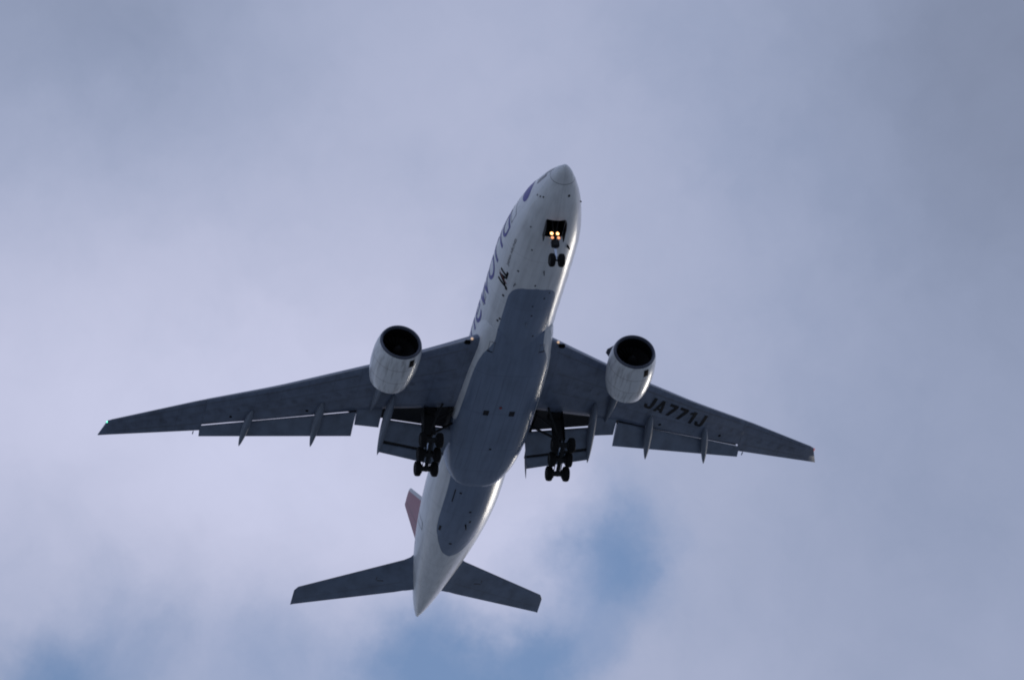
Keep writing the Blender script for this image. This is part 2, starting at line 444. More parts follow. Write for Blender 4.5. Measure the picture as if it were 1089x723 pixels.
# --- lettering
def text_mesh(txt, bold=0.0, shear=0.0, spacing=1.0):
    cu = bpy.data.curves.new('lettering_source', 'FONT'); cu.body = txt; cu.offset = bold; cu.shear = shear
    cu.space_character = spacing; cu.resolution_u = 6
    o = bpy.data.objects.new('lettering_source', cu); COL.objects.link(o)
    dg = bpy.context.evaluated_depsgraph_get(); me = bpy.data.meshes.new_from_object(o.evaluated_get(dg))
    bm = bmesh.new(); bm.from_mesh(me)
    bpy.data.objects.remove(o); bpy.data.curves.remove(cu); bpy.data.meshes.remove(me)
    return bm
def wrap_text(name, txt, length, height, fn, mat, parent, bold=0., shear=0., cut=.15, sx=None):
    """length x height in metres; fn(a, b) maps metres along/up to a point on the skin"""
    bm = text_mesh(txt, bold, shear)
    x0 = min(v.co.x for v in bm.verts); x1 = max(v.co.x for v in bm.verts)
    kx = length / (x1 - x0); ky = height / .7
    for v in bm.verts: v.co = Vector(((v.co.x - x0) * kx, v.co.y * ky, 0))
    for ax in (0, 1):
        lo = min(v.co[ax] for v in bm.verts); hi = max(v.co[ax] for v in bm.verts); p = lo + cut
        while p < hi:
            co = Vector((p, 0, 0)) if ax == 0 else Vector((0, p, 0)); no = Vector((1, 0, 0)) if ax == 0 else Vector((0, 1, 0))
            bmesh.ops.bisect_plane(bm, geom=bm.verts[:] + bm.edges[:] + bm.faces[:], dist=1e-5, plane_co=co, plane_no=no); p += cut
    for v in bm.verts: v.co = fn(v.co.x, v.co.y)
    return obj(name, bm, mat, parent)
def side_fn(s_start, z_base, side, off=.014):
    def f(a, b):
        s = s_start - a if side < 0 else s_start + a
        th0 = th_at(s, z_base, side); d = b / 3.1
        return fpt(s, th0 - d if side < 0 else th0 + d, off)
    return f
wrap_text('alliance_name_lettering', 'oneworld', 17.6, 2.75, side_fn(25.6, -.80, -1), M_INK, body, -.005)
wrap_text('alliance_name_lettering', 'oneworld', 17.6, 2.75, side_fn(8.0, -.80, 1), M_INK, body, .012)
for side in (1, -1):
    c = th_at(3.9, .30, side); bm = bmesh.new(); n = 40
    V = [[bm.verts.new(fpt(4.7 + .9 * r * math.cos(2*math.pi*k/n), th_at(4.7, .36, side) + side * .9 / 2.2 * r * math.sin(2*math.pi*k/n), .012)) for k in range(n)] for r in (.02, .35, .7, 1.0)]
    bm.faces.new(V[0])
    for i in range(3):
        for k in range(n): bm.faces.new((V[i][k], V[i][(k+1) % n], V[i+1][(k+1) % n], V[i+1][k]))
    obj('round_emblem', bm, M_INK, body)
wrap_text('airline_initials', 'JAL', 1.95, .82, side_fn(14.1, -2.06, -1), M_BLACK, body, .045, .25, .12)
bm = bmesh.new()
f_ = side_fn(14.0, -2.0, -1, .02)
q = [(.52, -.24), (.58, -.24), (1.26, .86), (1.18, .86)]
V = [[bm.verts.new(f_(lerp(q[0][0], q[3][0], t / 6), lerp(q[0][1], q[3][1], t / 6))), bm.verts.new(f_(lerp(q[1][0], q[2][0], t / 6), lerp(q[1][1], q[2][1], t / 6)))] for t in range(7)]
for i in range(6): bm.faces.new((V[i][0], V[i][1], V[i+1][1], V[i+1][0]))
obj('red_slash', bm, M_RED, body)
wrap_text('airline_name_lettering', 'JAPAN AIRLINES', 3.3, .24, side_fn(11.5, -1.93, -1), M_SEAM, body, .01, 0, .1)

# --- belly details
for s, y, ds, dy in ((42.3, .24, .22, .2), (43.82, .53, .3, .16), (45.6, -1.62, .75, .2), (39.9, -1.0, .2, .2), (47.6, -.37, .25, .25), (11.3, -1.75, .16, .18), (14.9, -2.22, .22, .2),
                     (17.6, -2.0, .2, .18), (17.95, -2.1, .2, .18), (13.5, 1.2, .14, .14), (14.1, .9, .16, .14), (16.2, .25, .16, .14), (18.9, .9, .16, .14), (15.0, .1, .14, .12), (8.3, -1.25, .14, .14),
                     (6.0, -1.75, .13, .13), (12.4, -.2, .2, .12), (2.25, .60, .2, .2)):
    belly_patch('drain_vent', s, y, ds, dy)
for s, y in ((3.1, -1.70), (2.96, -1.52), (2.82, -1.32)): belly_patch('static_port', s, y, .14, .14)
for s0, s1, y in ((39.6, 41.4, -1.55),):
    belly_patch('service_panel_gap', 40.5, -1.45, 1.7, .09)
def blade(name, s, y, h, c, mat=M_BLACK, th=None):
    p = fbot(s, y, 0); t, b, w, zc = fus(s); n = (p - P3(s, 0, zc)).normalized()
    bm = bmesh.new(); prof = []
    for k, (hh, cc, so_) in enumerate(((-.05, 1, 0), (.5, .8, .12), (1, .5, .35))):
        q = p + n * h * hh; ring = []
        for a in range(10):
            ang = 2 * math.pi * a / 10
            ring.append(q + Vector((-so_ * c + math.cos(ang) * c / 2 * cc, 0, 0)) + Vector((0, n.z, -n.y)) * math.sin(ang) * .045)
        prof.append(ring)
    loft(bm, prof); return obj(name, bm, mat, body)
blade('antenna', 7.75, 1.5, .35, .35); blade('antenna', 10.6, .15, .28, .3, M_SEAM); blade('antenna', 44.3, .25, .35, .4); blade('antenna', 3.6, 1.85, .12, .16)
blade('antenna', 17.2, .0, .3, .35, M_FLAP); blade('antenna', 12.9, -1.7, .2, .25, M_SEAM)
# radome joint and nose-gear door seam
bm = bmesh.new(); n = 96
V = [[bm.verts.new(fpt(s, 2*math.pi*k/n, .006)) for k in range(n)] for s in (1.25, 1.285)]
for k in range(n): bm.faces.new((V[0][k], V[0][(k+1) % n], V[1][(k+1) % n], V[1][k]))
obj('radome_joint', bm, M_SEAM, body)

# --- wing-to-body fairing
FAIR = pchip([(18.9,2.75,-2.75),(19.8,2.98,-3.0),(21,3.12,-3.15),(22.5,3.32,-3.34),(24,3.43,-3.46),(26,3.46,-3.54),(28,3.46,-3.56),(32,3.46,-3.56),(34,3.36,-3.5),(35.5,3.2,-3.42),(36.8,2.95,-3.33),(37.8,2.58,-3.24),(38.5,2.2,-3.17),(38.8,1.9,-3.06)])
def fair_ring(s, n=64):
    w, zb = FAIR(s); zt = -.7; h = zt - zb; pts = []
    for k in range(n + 1):
        a = math.pi * k / n; c, s_ = math.cos(a), math.sin(a); e = 2 / 3.3
        pts.append(P3(s, math.copysign(abs(c) ** e, c) * w, zt - (abs(s_) ** e) * h))
    return pts
def fair_z(s, y):
    w, zb = FAIR(s); x = min(1, abs(y) / w); return -.7 - (1 - x ** 3.3) ** (1 / 3.3) * (-.7 - zb)
bm = bmesh.new()
loft(bm, [fair_ring(18.9 + (38.8 - 18.9) * k / 60) for k in range(61)], True)
fairing = obj('wing_body_fairing', bm, M_FAIR, jet)
def fair_patch(name, s, y, ds, dy, mat=M_BLACK, off=.015, parent=None):
    bm = bmesh.new(); V = [[bm.verts.new(P3(s + ds * (i / 4 - .5), y + dy * (j / 4 - .5), fair_z(s + ds * (i / 4 - .5), y + dy * (j / 4 - .5)) - off)) for j in range(5)] for i in range(5)]
    for i in range(4):
        for j in range(4): bm.faces.new((V[i][j], V[i][j+1], V[i+1][j+1], V[i+1][j]))
    return obj(name, bm, mat, parent or fairing)
for y in (-1.17, .97): fair_patch('air_outlet', 28.35, y, .62, .46, M_VENT)
for y in (-2.2, 2.05):
    fair_patch('ram_air_inlet_frame', 21.15 if y < 0 else 20.9, y, .1, .45)
    fair_patch('ram_air_inlet_frame', 20.1, y * .93, .05, .42, M_SEAM)
    fair_patch('ram_air_inlet_frame', 20.6, y * .97 - .2, 1.0, .03, M_SEAM); fair_patch('ram_air_inlet_frame', 20.6, y * .97 + .2, 1.0, .03, M_SEAM)
fair_patch('drain_vent', 33.1, .1, .2, .2)
bm = bmesh.new(); c = P3(27.6, -.1, fair_z(27.6, -.1) + .02)
lathe(bm, c, Vector((0, 0, -1)), [(0, .13), (.08, .12), (.13, .07), (.15, 0)], 20)
obj('red_beacon', bm, M_RED, fairing)

# ------------------------------------------------------------------ wings
def s_le(y): return 20.75 + .72 * (y - 3.1)
ZLE = ([3.1, 5.12, 8, 10.75, 12.65, 17.5, 23.4, 30.5], [-1.85, -1.6, -1.2, -.85, -.48, .48, 2.0, 3.50])
ZLO = ([0, 3.1, 6.5, 10, 13.8, 19.1, 22.8, 26, 30.5], [-2.4, -2.1, -1.5, -.80, -.22, .72, 1.52, 2.28, 3.36])
def z_le(y): return interp(y, *ZLE)
def z_aft(y): return interp(y, *ZLO)
def s_aft(y):                                   # aft edge of the lower skin
    if y <= 10.8: return 29.4 + .36 * (y - 3)
    if y <= 22.69: return 32.35 + .452 * (y - 11)
    return 38.62 + .455 * (y - 23)
def t_wing(y): return interp(y, [3, 10, 20, 30], [1.75, 1.05, .62, .26])    # box depth
def low_pt(y, t):
    """lower skin between leading edge (t=0) and aft edge (t=1): station, z"""
    a, b = s_le(y), s_aft(y)
    bul = interp(y, [3, 9, 14], [.24, .27, .30]) * t_wing(y) * (math.sin(math.pi * min(1, t ** .55)) if t < 1 else 0)
    return lerp(a, b, t), lerp(z_le(y), z_aft(y), t) - bul - .0
def low_z(s, y):
    t = max(0, min(1, (s - s_le(y)) / (s_aft(y) - s_le(y)))); return low_pt(y, t)[1]
def fl_nose(y):                                 # nose of the flap behind that place
    if y <= 10.8: return 32.25 + .02 * (y - 3), lerp(-2.35, -1.15, (y - 3) / 7.8)
    return 32.40 + .468 * (y - 11), lerp(-.80, 1.5, (y - 11) / 11.75)
GAP = lambda y: .13 if y <= 10.8 else .065
def spoil_te(y):
    sn, zn = fl_nose(y); ext = lerp(1.15, .55, min(1, max(0, (y - 3) / 20)))
    s = sn + ext; return s, zn + .81 * ext + GAP(y) + .05
def wing_section(y, cavity):
    T = [0, .004, .015, .035, .07, .12, .2, .32, .46, .6, .74, .87, 1.0]
    lo = [low_pt(y, t) for t in T]
    a, b = lo[0]
    if cavity: se, ze = spoil_te(y)
    else: se, ze = lo[-1][0] + .02, lo[-1][1] + .05
    up = []
    for t in T[1:]:
        tt = t; hump = t_wing(y) * .62 * math.sin(math.pi * min(1, tt ** .5)) ** .8 if tt < 1 else 0
        up.append((lerp(a, se, tt), lerp(b, ze, tt) + hump))
    pts = lo[::-1] + up                      # lower aft -> nose -> upper aft
    if cavity:
        sa, za = lo[-1]; dep = max(.08, t_wing(y) * .36)
        zs = lerp(za, ze, .6)
        pts += [(se - .02, ze - .05), (lerp(sa, se, .5), ze - .05 + .12), (sa + .06, za + dep + .12), (sa + .05, za + .05)]
    else:
        pts += [(se, ze - .02)]
    return pts
M_WL = [M_WING, M_DARK, M_METAL]
def build_wing(side):
    root = None
    def P(s, y, z): return P3(s, y * side, z)
    bm = bmesh.new()
    ys = [2.6, 3.1, 4, 5, 6, 7, 8, 9, 10, 10.8, 11.4, 12.5, 14, 15.5, 17, 18.5, 20, 21.5, 22.68]
    secs = [[P(s, y, z) for s, z in wing_section(y, True)] for y in ys]
    n = len(secs[0]); mm = [0] * n
    for k in range(n): mm[k] = 0
    for k in range(n - 4, n): mm[k] = 1
    loft(bm, secs, mats=mm)
    # outer panel with aileron and tip
    ys2 = [22.70, 23.2, 24.5, 26, 27.5, 28.8, 29.6]
    secs = [[P(s, y, z) for s, z in wing_section(y, False)] for y in ys2]
    y = 29.6; last = wing_section(y, False); tip = []; tip2 = []
    for s, z in last:
        u = (s - s_le(y)) / (s_aft(y) - s_le(y))
        yy = lerp(29.98, 30.5, u); tip.append(P(s + lerp(.33, .40, u), yy, lerp(z, 3.40 + .05, .45) + .06))
        zz = lerp(3.46, 3.42, u); tip2.append(P(lerp(s_le(y) + .60, s_aft(y) + .44, u), lerp(30.06, 30.56, u), zz + (z - last[0][1]) * .0 + (.02 if z > lerp(z_le(y), z_aft(y), u) else -.02)))
    secs += [tip, tip2]
    loft(bm, secs)
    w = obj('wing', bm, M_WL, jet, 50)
    # slat: leading edge strip slightly proud of the wing
    def strip(name, ya, yb, tt, mat, off, n=14, upper=True):
        bm = bmesh.new(); rings = []
        for i in range(n + 1):
            y = lerp(ya, yb, i / n); r = []
            for t in tt:
                s, z = low_pt(y, t); r.append(P(s - (.0 if t > .02 else off), y, z - off))
            rings.append(r)
        loft(bm, rings, False); return obj(name, bm, mat, w)
    strip('slat_gap', 11.6, 29.2, (.105, .118), M_SEAM, .012, 30)
    strip('slat_gap', 3.6, 8.6, (.085, .091), M_SEAM, .012, 12)
    strip('skin_joint', 4.2, 28.5, (.36, .366), M_SEAM, .010, 26)
    strip('skin_joint', 4.2, 22.0, (.66, .666), M_SEAM, .010, 20)
    bm = bmesh.new(); rings = []
    for i in range(31):
        y = lerp(3.4, 29.7, i / 30); r = []
        s0_, z0_ = low_pt(y, 0)
        s, z = low_pt(y, .003); r.append(P(s, y, z - .01))
        r.append(P(s0_ - .025, y, z0_))
        sec = wing_section(y, y < 22.69); k0 = 12
        for j in (1,): s, z = sec[k0 + j]; r.append(P(s - .01, y, z + .015))
        rings.append(r)
    loft(bm, rings, False); obj('leading_edge_skin', bm, M_METAL, w)
    # --- flaps
    def flap(name, ya, yb, le, te, thick, mat=M_FLAP, n=10, skew=0.0):
        bm = bmesh.new(); rings = []
        for i in range(n + 1):
            y = lerp(ya, yb, i / n); (sa, za), (sb, zb) = le(y), te(y)
            dx, dz = sb - sa, zb - za; L_ = math.hypot(dx, dz); ux, uz = dx / L_, dz / L_; nx, nz = -uz, ux    # n points up/aft
            th = thick(y) if callable(thick) else thick; r = []
            up = [(0, 0), (.015, .34), (.06, .68), (.15, .95), (.3, 1.0), (.5, .8), (.75, .42), (1, .04)]
            lo = [(1, 0), (.75, -.02), (.5, -.10), (.3, -.22), (.15, -.30), (.06, -.26), (.015, -.13)]
            for t, h in up + lo: r.append(P(sa + dx * t + nx * th * h, y + skew * t * (1 - i / n), za + dz * t + nz * th * h))
            rings.append(r)
        loft(bm, rings); return obj(name, bm, mat, w)
    flap('outboard_flap', 10.98, 22.8, lambda y: fl_nose(max(y, 10.95)), lambda y: (lerp(34.97, 38.95, (y - 10.98) / 11.85), lerp(-1.27, 1.22, (y - 10.98) / 11.85)), lambda y: lerp(.34, .16, (y - 11) / 12))
    in_te = lambda y: (lerp(36.1, 35.2, (y - 3.5) / 5.3), lerp(-3.10, -2.62, (y - 3.5) / 5.3))
    def along(y, t): (a, b), (c, d) = fl_nose(y), in_te(y); return lerp(a, c, t), lerp(b, d, t)
    flap('inboard_flap', 2.95, 8.75, fl_nose, lambda y: along(y, .62), .40, skew=.5)
    flap('aft_flap_segment', 3.5, 8.75, lambda y: (along(y, .68)[0] + .03, along(y, .68)[1] - .10), in_te, .20, skew=.28)
    bm = bmesh.new(); ring = []
    for y in (3.4, 8.7):
        a, b = along(y, .60), along(y, .72); ring.append([P(a[0], y, a[1] - .0), P(b[0], y, b[1] + .02), P(b[0] + .06, y, b[1] + .14), P(a[0] + .06, y, a[1] + .12)])
    loft(bm, ring); obj('flap_slot_shroud', bm, M_DARK, w)
    # flaperon between the flaps, drooped
    flap('flaperon', 8.92, 10.86, lambda y: (s_aft(y) - .05, z_aft(y) + .05), lambda y: (lerp(33.62, 33.85, (y - 9) / 1.8), lerp(-1.32, -.98, (y - 9) / 1.8)), .25)
    # --- aileron hinge line and static wicks
    bm = bmesh.new(); rings = []
    for i in range(13):
        y = lerp(23.1, 29.3, i / 12); r = []
        for t in (.74, .755): s, z = low_pt(y, t); r.append(P(s, y, z - .012))
        rings.append(r)
    loft(bm, rings, False); obj('aileron_gap', bm, M_SEAM, w)
    bm = bmesh.new(); y = 23.25; boxm(bm, P(s_aft(y) + .12, y, z_aft(y) - .12), .45, .05, .12, Matrix.Rotation(R(12), 3, 'Y')); obj('aileron_hinge', bm, M_CANOE, w)
    for y in (20.6, 14.8):
        bm = bmesh.new(); s = s_aft(y) - .75; lathe(bm, P(s, y, low_z(s, y) - .01), Vector((0, 0, -1)), [(0, .13), (.02, .12), (.03, 0)], 16); obj('drain_vent', bm, M_BLACK, w)
    # row of oval tank access panels along the wing
    for k in range(22):
        y = 5.2 + k * 1.08; s, z = low_pt(y, .50); bm = bmesh.new()
        V = [[bm.verts.new(P(s + math.cos(a) * .24 * rr, y + math.sin(a) * .33 * rr, low_z(s + math.cos(a) * .24 * rr, y + math.sin(a) * .33 * rr) - .010)) for a in [2*math.pi*q/20 for q in range(20)]] for rr in (1.0, .5)]
        for q in range(20): bm.faces.new((V[0][q], V[0][(q+1) % 20], V[1][(q+1) % 20], V[1][q]))
        bm.faces.new(V[1]); obj('access_panel', bm, M_PANEL, w)
    # --- flap track fairings (canoes)
    def canoe(s0, y0, z0, s1, y1, z1, wid, dep, n=18):
        bm = bmesh.new(); rings = []
        for i in range(n + 1):
            t = i / n; f = (math.sin(math.pi * min(1, t ** .75)) ** .62) if 0 < t < 1 else .03
            f = max(f, .03); s = lerp(s0, s1, t); y = lerp(y0, y1, t)
            droop = lerp(z0, z1, t) + .32 * dep * math.sin(math.pi * t) * .5
            rings.append([P(s, y + math.cos(a) * wid / 2 * f, droop + math.sin(a) * dep / 2 * f) for a in [2*math.pi*k/18 for k in range(18)]])
        loft(bm, rings); return obj('flap_track_fairing', bm, M_CANOE, w, 60)
    canoe(34.45, 19.03, .62, 38.42, 19.63, -.06, .60, .80)
    canoe(31.75, 13.72, -.34, 36.56, 14.10, -1.30, .68, .98)
    canoe(34.4, 3.42, -2.55, 37.0, 3.86, -3.45, .16, .6)
    canoe(29.2, 8.40, -1.35, 35.5, 8.82, -2.72, .62, 1.15)
    # --- root landing lamp and tip navigation lamp
    bm = bmesh.new(); y = 3.62; s, z = s_le(y), z_le(y)
    boxm(bm, P(s + .12, y + .28, z - .2), .42, .5, .26, None, 0, .08); obj('root_lamp_housing', bm, M_BLACK, w)
    bm = bmesh.new(); lathe(bm, P(s - .12, y - .06, z - .02), Vector((1, 0, -.35)), [(0, .11), (.05, .10), (.09, .05), (.1, 0)], 16); obj('root_landing_lamp', bm, M_LAMP2, w)
    bm = bmesh.new(); bmesh.ops.create_uvsphere(bm, u_segments=14, v_segments=8, radius=.11, matrix=Matrix.Translation(P(40.42, 29.98 if side < 0 else 30.1, 3.44)) @ Matrix.Diagonal((2.0, .8, .7, 1)))
    obj('navigation_lamp', bm, M_GREEN if side < 0 else M_REDL, w)
    return w
wings = {s: build_wing(s) for s in (1, -1)}
# registration letters under the port wing
O_, X_, Y_ = Vector((30.34, 12.66)), Vector((3.95, 5.90)), Vector((-1.42, .34))
def reg_fn(a, b):
    q = O_ + X_ * (a / 6.2) + Y_ * (b / 1.7)
    return P3(q.x, q.y, low_z(q.x, q.y) - .02)
GLYPH = {
 'J': [[(.38,.24),(.62,.24),(.62,1),(.38,1)], [(.17,.0),(.46,.0),(.38,.2),(.22,.2)], [(.46,0),(.56,.06),(.62,.24),(.38,.24),(.38,.2)], [(.17,0),(.22,.2),(.2,.34),(-.02,.34),(.03,.1)]],
 'A': [[(-.03,0),(.19,0),(.31,.66),(.31,1),(.2,1)], [(.65,0),(.42,1),(.31,1),(.31,.66),(.43,0)], [(.215,.16),(.405,.16),(.375,.34),(.245,.34)]],
 '7': [[(0,.79),(.62,.79),(.62,1),(0,1)], [(.08,0),(.32,0),(.62,.79),(.36,.79)]],
 '1': [[(.24,0),(.47,0),(.47,1),(.24,1)], [(.02,.66),(.24,.78),(.24,1),(.2,.92),(.02,.84)]]}
bm = bmesh.new(); cx = 0.0
for ch in 'JA771J':
    for poly in GLYPH[ch]: bm.faces.new([bm.verts.new((cx + x, y, 0)) for x, y in poly])
    cx += .80 if ch in 'J7' else (.84 if ch == 'A' else .66)
wid = cx - .20
for v in bm.verts: v.co = Vector((v.co.x * 6.2 / wid, v.co.y * 1.7, 0))
for ax in (0, 1):
    p = .2
    while p < (6.2 if ax == 0 else 1.7):
        bmesh.ops.bisect_plane(bm, geom=bm.verts[:] + bm.edges[:] + bm.faces[:], dist=1e-5, plane_co=Vector((p, 0, 0)) if ax == 0 else Vector((0, p, 0)), plane_no=Vector((1, 0, 0)) if ax == 0 else Vector((0, 1, 0))); p += .2
for v in bm.verts: v.co = reg_fn(v.co.x, v.co.y)
obj('registration_lettering', bm, M_REG, wings[1])

# ------------------------------------------------------------------ engines
def build_engine(side):
    C0 = P3(20.24, 9.61 * side, -2.98); ax = Vector((-1, .042 * side, -.012)).normalized(); up = Vector((0, 0, 1))
    bm = bmesh.new(); seg = 72
    prof = [(.18, 1.715), (.45, 1.80), (.9, 1.88), (1.5, 1.925), (2.2, 1.93), (2.9, 1.90), (3.6, 1.82), (4.2, 1.72), (4.75, 1.57), (4.74, 1.52), (4.0, 1.53)]
    lathe(bm, C0, ax, prof, seg, up=up); e = obj('engine', bm, M_ENG, jet)
    bm = bmesh.new(); lathe(bm, C0, ax, [(.185, 1.72), (.08, 1.675), (.02, 1.63), (0, 1.59), (.02, 1.55), (.1, 1.495), (.24, 1.45)], seg, up=up); obj('inlet_lip', bm, M_LIP, e)
    bm = bmesh.new(); lathe(bm, C0, ax, [(.24, 1.446), (.5, 1.42), (1.1, 1.43), (1.6, 1.44)], seg, up=up); obj('inlet_duct', bm, M_INLET, e)
    bm = bmesh.new(); lathe(bm, C0, ax, [(1.45, 1.445), (1.5, .3), (1.5, 0)], seg, up=up); obj('fan_case', bm, M_INLET, e)
    bm = bmesh.new()
    a = up; b = ax.cross(a)
    for k in range(22):
        t0 = 2 * math.pi * k / 22; r = []
        for i in range(7):
            f = i / 6; rad = lerp(.40, 1.40, f); tw = lerp(.35, 1.05, f); ch = lerp(.30, .42, f); th = t0 + .12 * f * f
            er = a * math.cos(th) + b * math.sin(th); et = -a * math.sin(th) + b * math.cos(th)
            cdir = ax * math.cos(tw) + et * math.sin(tw); nn = er.cross(cdir); c = C0 + ax * 1.22 + er * rad
            r.append([c - cdir * ch / 2 , c + nn * .018, c + cdir * ch / 2, c - nn * .018])
        loft(bm, r)
    obj('fan', bm, M_FAN, e, 30)
    bm = bmesh.new(); lathe(bm, C0, ax, [(.62, 0), (.66, .07), (.8, .2), (1.0, .33), (1.3, .43), (1.45, .44)], 32, up=up); obj('spinner', bm, M_FAN, e)
    bm = bmesh.new(); lathe(bm, C0, ax, [(3.6, 1.2), (4.5, 1.05), (5.2, .85), (5.6, .72), (5.58, .66), (5.2, .64)], 48, up=up); obj('core_cowl', bm, M_GEAR, e)
    bm = bmesh.new(); lathe(bm, C0, ax, [(5.2, .62), (5.3, .5), (5.8, .34), (6.3, .14), (6.5, 0)], 32, up=up); obj('exhaust_cone', bm, M_GEAR, e)
    # pylon
    bm = bmesh.new(); rings = []
    for s, zt, zb, hw in ((21.9, -1.05, -1.35, .06), (22.6, -.85, -1.5, .2), (24.0, -.72, -1.6, .27), (26.0, -.7, -1.9, .28), (28.0, -.6, -2.0, .27), (29.5, -.6, -1.75, .24), (31.0, -.6, -1.35, .15), (32.2, -.7, -1.05, .04)):
        y = (9.66 + .02 * (s - 22)) * side
        rings.append([P3(s, y + hw * c, lerp(zb, zt, q)) for c, q in ((-1, 1), (-1, .35), (-.8, .1), (-.3, 0), (.3, 0), (.8, .1), (1, .35), (1, 1))])
    loft(bm, rings); obj('pylon', bm, M_CANOE, e)
    # vortex chine on the inboard shoulder
    bm = bmesh.new(); A = R(44); r_in = 1.95; dy = -math.cos(A) * side; dz = math.sin(A)
    tang = Vector((0, -dz, dy)); ring = []
    for x, h in ((1.1, .02), (1.5, .22), (2.0, .5), (2.5, .55), (2.6, .4), (2.8, .02)):
        base = C0 + ax * x + Vector((0, dy, dz)) * (r_in - .04); tp = C0 + ax * x + Vector((0, dy, dz)) * (r_in + h)
        ring.append([base + tang * .025, tp + tang * .012, tp - tang * .012, base - tang * .025])
    loft(bm, ring); obj('chine', bm, M_LIP, e, 30)
    # dark vent low on the port shoulder of the inlet cowl
    bm = bmesh.new(); V = []
    ev = pchip([(p[0], p[1]) for p in prof[:9]])
    for i in range(5):
        x = lerp(.42, 1.12, i / 4); rr = ev(x)[0] + .012
        V.append([bm.verts.new(C0 + ax * x + Vector((0, math.cos(t), math.sin(t))) * rr) for t in [R(lerp(-69, -55, j / 4)) for j in range(5)]])
    for i in range(4):
        for j in range(4): bm.faces.new((V[i][j], V[i+1][j], V[i+1][j+1], V[i][j+1]))
    obj('cowl_vent', bm, M_BLACK, e)
    return e
for s in (1, -1): build_engine(s)

# ------------------------------------------------------------------ tail
def surf(name, secs, mat, th, parent):
    """secs: (s_le, s_te, point fn) -> symmetric aerofoil loft"""
    bm = bmesh.new(); rings = []
    for sl, st, fn, tk in secs:
        T = [0, .01, .04, .1, .2, .35, .55, .78, 1]; r = []
        y = lambda t: tk * (st - sl) * 2.6 * (.2969 * t**.5 - .126 * t - .3516 * t*t + .2843 * t**3 - .1036 * t**4)
        for t in T: r.append(fn(lerp(sl, st, t), max(y(t), .008)))
        for t in T[-1:0:-1]: r.append(fn(lerp(sl, st, t), -max(y(t), .008)))
        rings.append(r)
    loft(bm, rings); return obj(name, bm, mat, parent, 50)
for side in (1, -1):
    def hf(y, z): return lambda s, d: P3(s, y * side, z + d)
    secs = [(52.8, 58.5, hf(1.0, .93), .10), (53.3, 58.9, hf(1.8, 1.07), .10), (53.85, 58.97, hf(2.0, 1.11), .10), (54.3, 59.1, hf(2.2, 1.15), .095)]
    for k in range(1, 9):
        f = k / 8 if k > 1 else .08; y = lerp(1.95, 10.55, f); secs.append((lerp(54.25, 61.05, f), lerp(59.0, 63.5, f), hf(y, lerp(1.1, 2.70, f)), .09))
    secs.append((61.6, 63.66, hf(10.8, 2.74), .04))
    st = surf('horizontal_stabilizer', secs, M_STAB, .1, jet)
    # elevator hinge gap
    bm = bmesh.new(); V = []
    for k in range(13):
        f = lerp(.04, .97, k / 12); y = lerp(1.95, 10.55, f); a, b = lerp(54.25, 61.05, f), lerp(59.0, 63.5, f); z = lerp(1.1, 2.70, f); tk = .09
        r = []
        for t in (.685, .693):
            hh = tk * (b - a) * 2.6 * (.2969 * t**.5 - .126 * t - .3516 * t*t + .2843 * t**3 - .1036 * t**4)
            r.append(P3(lerp(a, b, t), y * side, z - hh - .006))
        V.append(r)
    loft(bm, V, False); obj('elevator_gap', bm, M_SEAM, st)
    bm = bmesh.new(); rings = []
    for k in range(17):
        f = k / 16 * .99; y = lerp(1.95, 10.55, f); a = lerp(54.25, 61.05, f); b = lerp(59.0, 63.5, f); z = lerp(1.1, 2.7, f)
        hh = lambda t: .09 * (b - a) * 2.6 * (.2969 * t**.5 - .126 * t)
        rings.append([P3(a + .05, y * side, z - hh(.05 / (b - a)) - .008), P3(a - .02, y * side, z), P3(a + .09, y * side, z + hh(.09 / (b - a)) + .012)])
    loft(bm, rings, False); obj('leading_edge_skin', bm, M_METAL, st)
    bm = bmesh.new(); boxm(bm, P3(57.7, 4.2 * side, 1.12), .12, .6, .06, None, 0, .02); boxm(bm, P3(57.45, 4.55 * side, 1.17), .35, .08, .06, None, 0, .02); obj('hinge_fitting', bm, M_SEAM, st)
secs = []
for k in range(9):
    f = k / 8; z = lerp(2.2, 12.9, f); secs.append((47.5 + .967 * z + max(0, .25 - f) * -2, 57.3 + .415 * z, (lambda z: lambda s, d: P3(s, d, z))(z), .085))
secs.append((60.55, 62.72, (lambda s, d: P3(s, d, 13.2)), .05))
fin = surf('vertical_stabilizer', secs, M_FIN, .1, jet)
bm = bmesh.new()
for sg in (1, -1):
    V = []
    for k in range(9):
        f = lerp(.02, .98, k / 8); z = lerp(2.6, 12.9, f); a, b = 47.5 + .967 * z, 57.3 + .415 * z; r = []
        for t in (.69, .70):
            hh = .085 * (b - a) * 2.6 * (.2969 * t**.5 - .126 * t - .3516 * t*t + .2843 * t**3 - .1036 * t**4); r.append(P3(lerp(a, b, t), sg * (hh + .008), z))
        V.append(r)
    loft(bm, V, False)
obj('rudder_gap', bm, M_SEAM, fin)
bm = bmesh.new(); lathe(bm, P3(62.75, 0, 1.62), Vector((-1, 0, 0)), [(0, .14), (.22, .12), (.2, .09), (.0, .08), (0, 0)], 16); obj('exhaust_outlet', bm, M_GEAR, body)

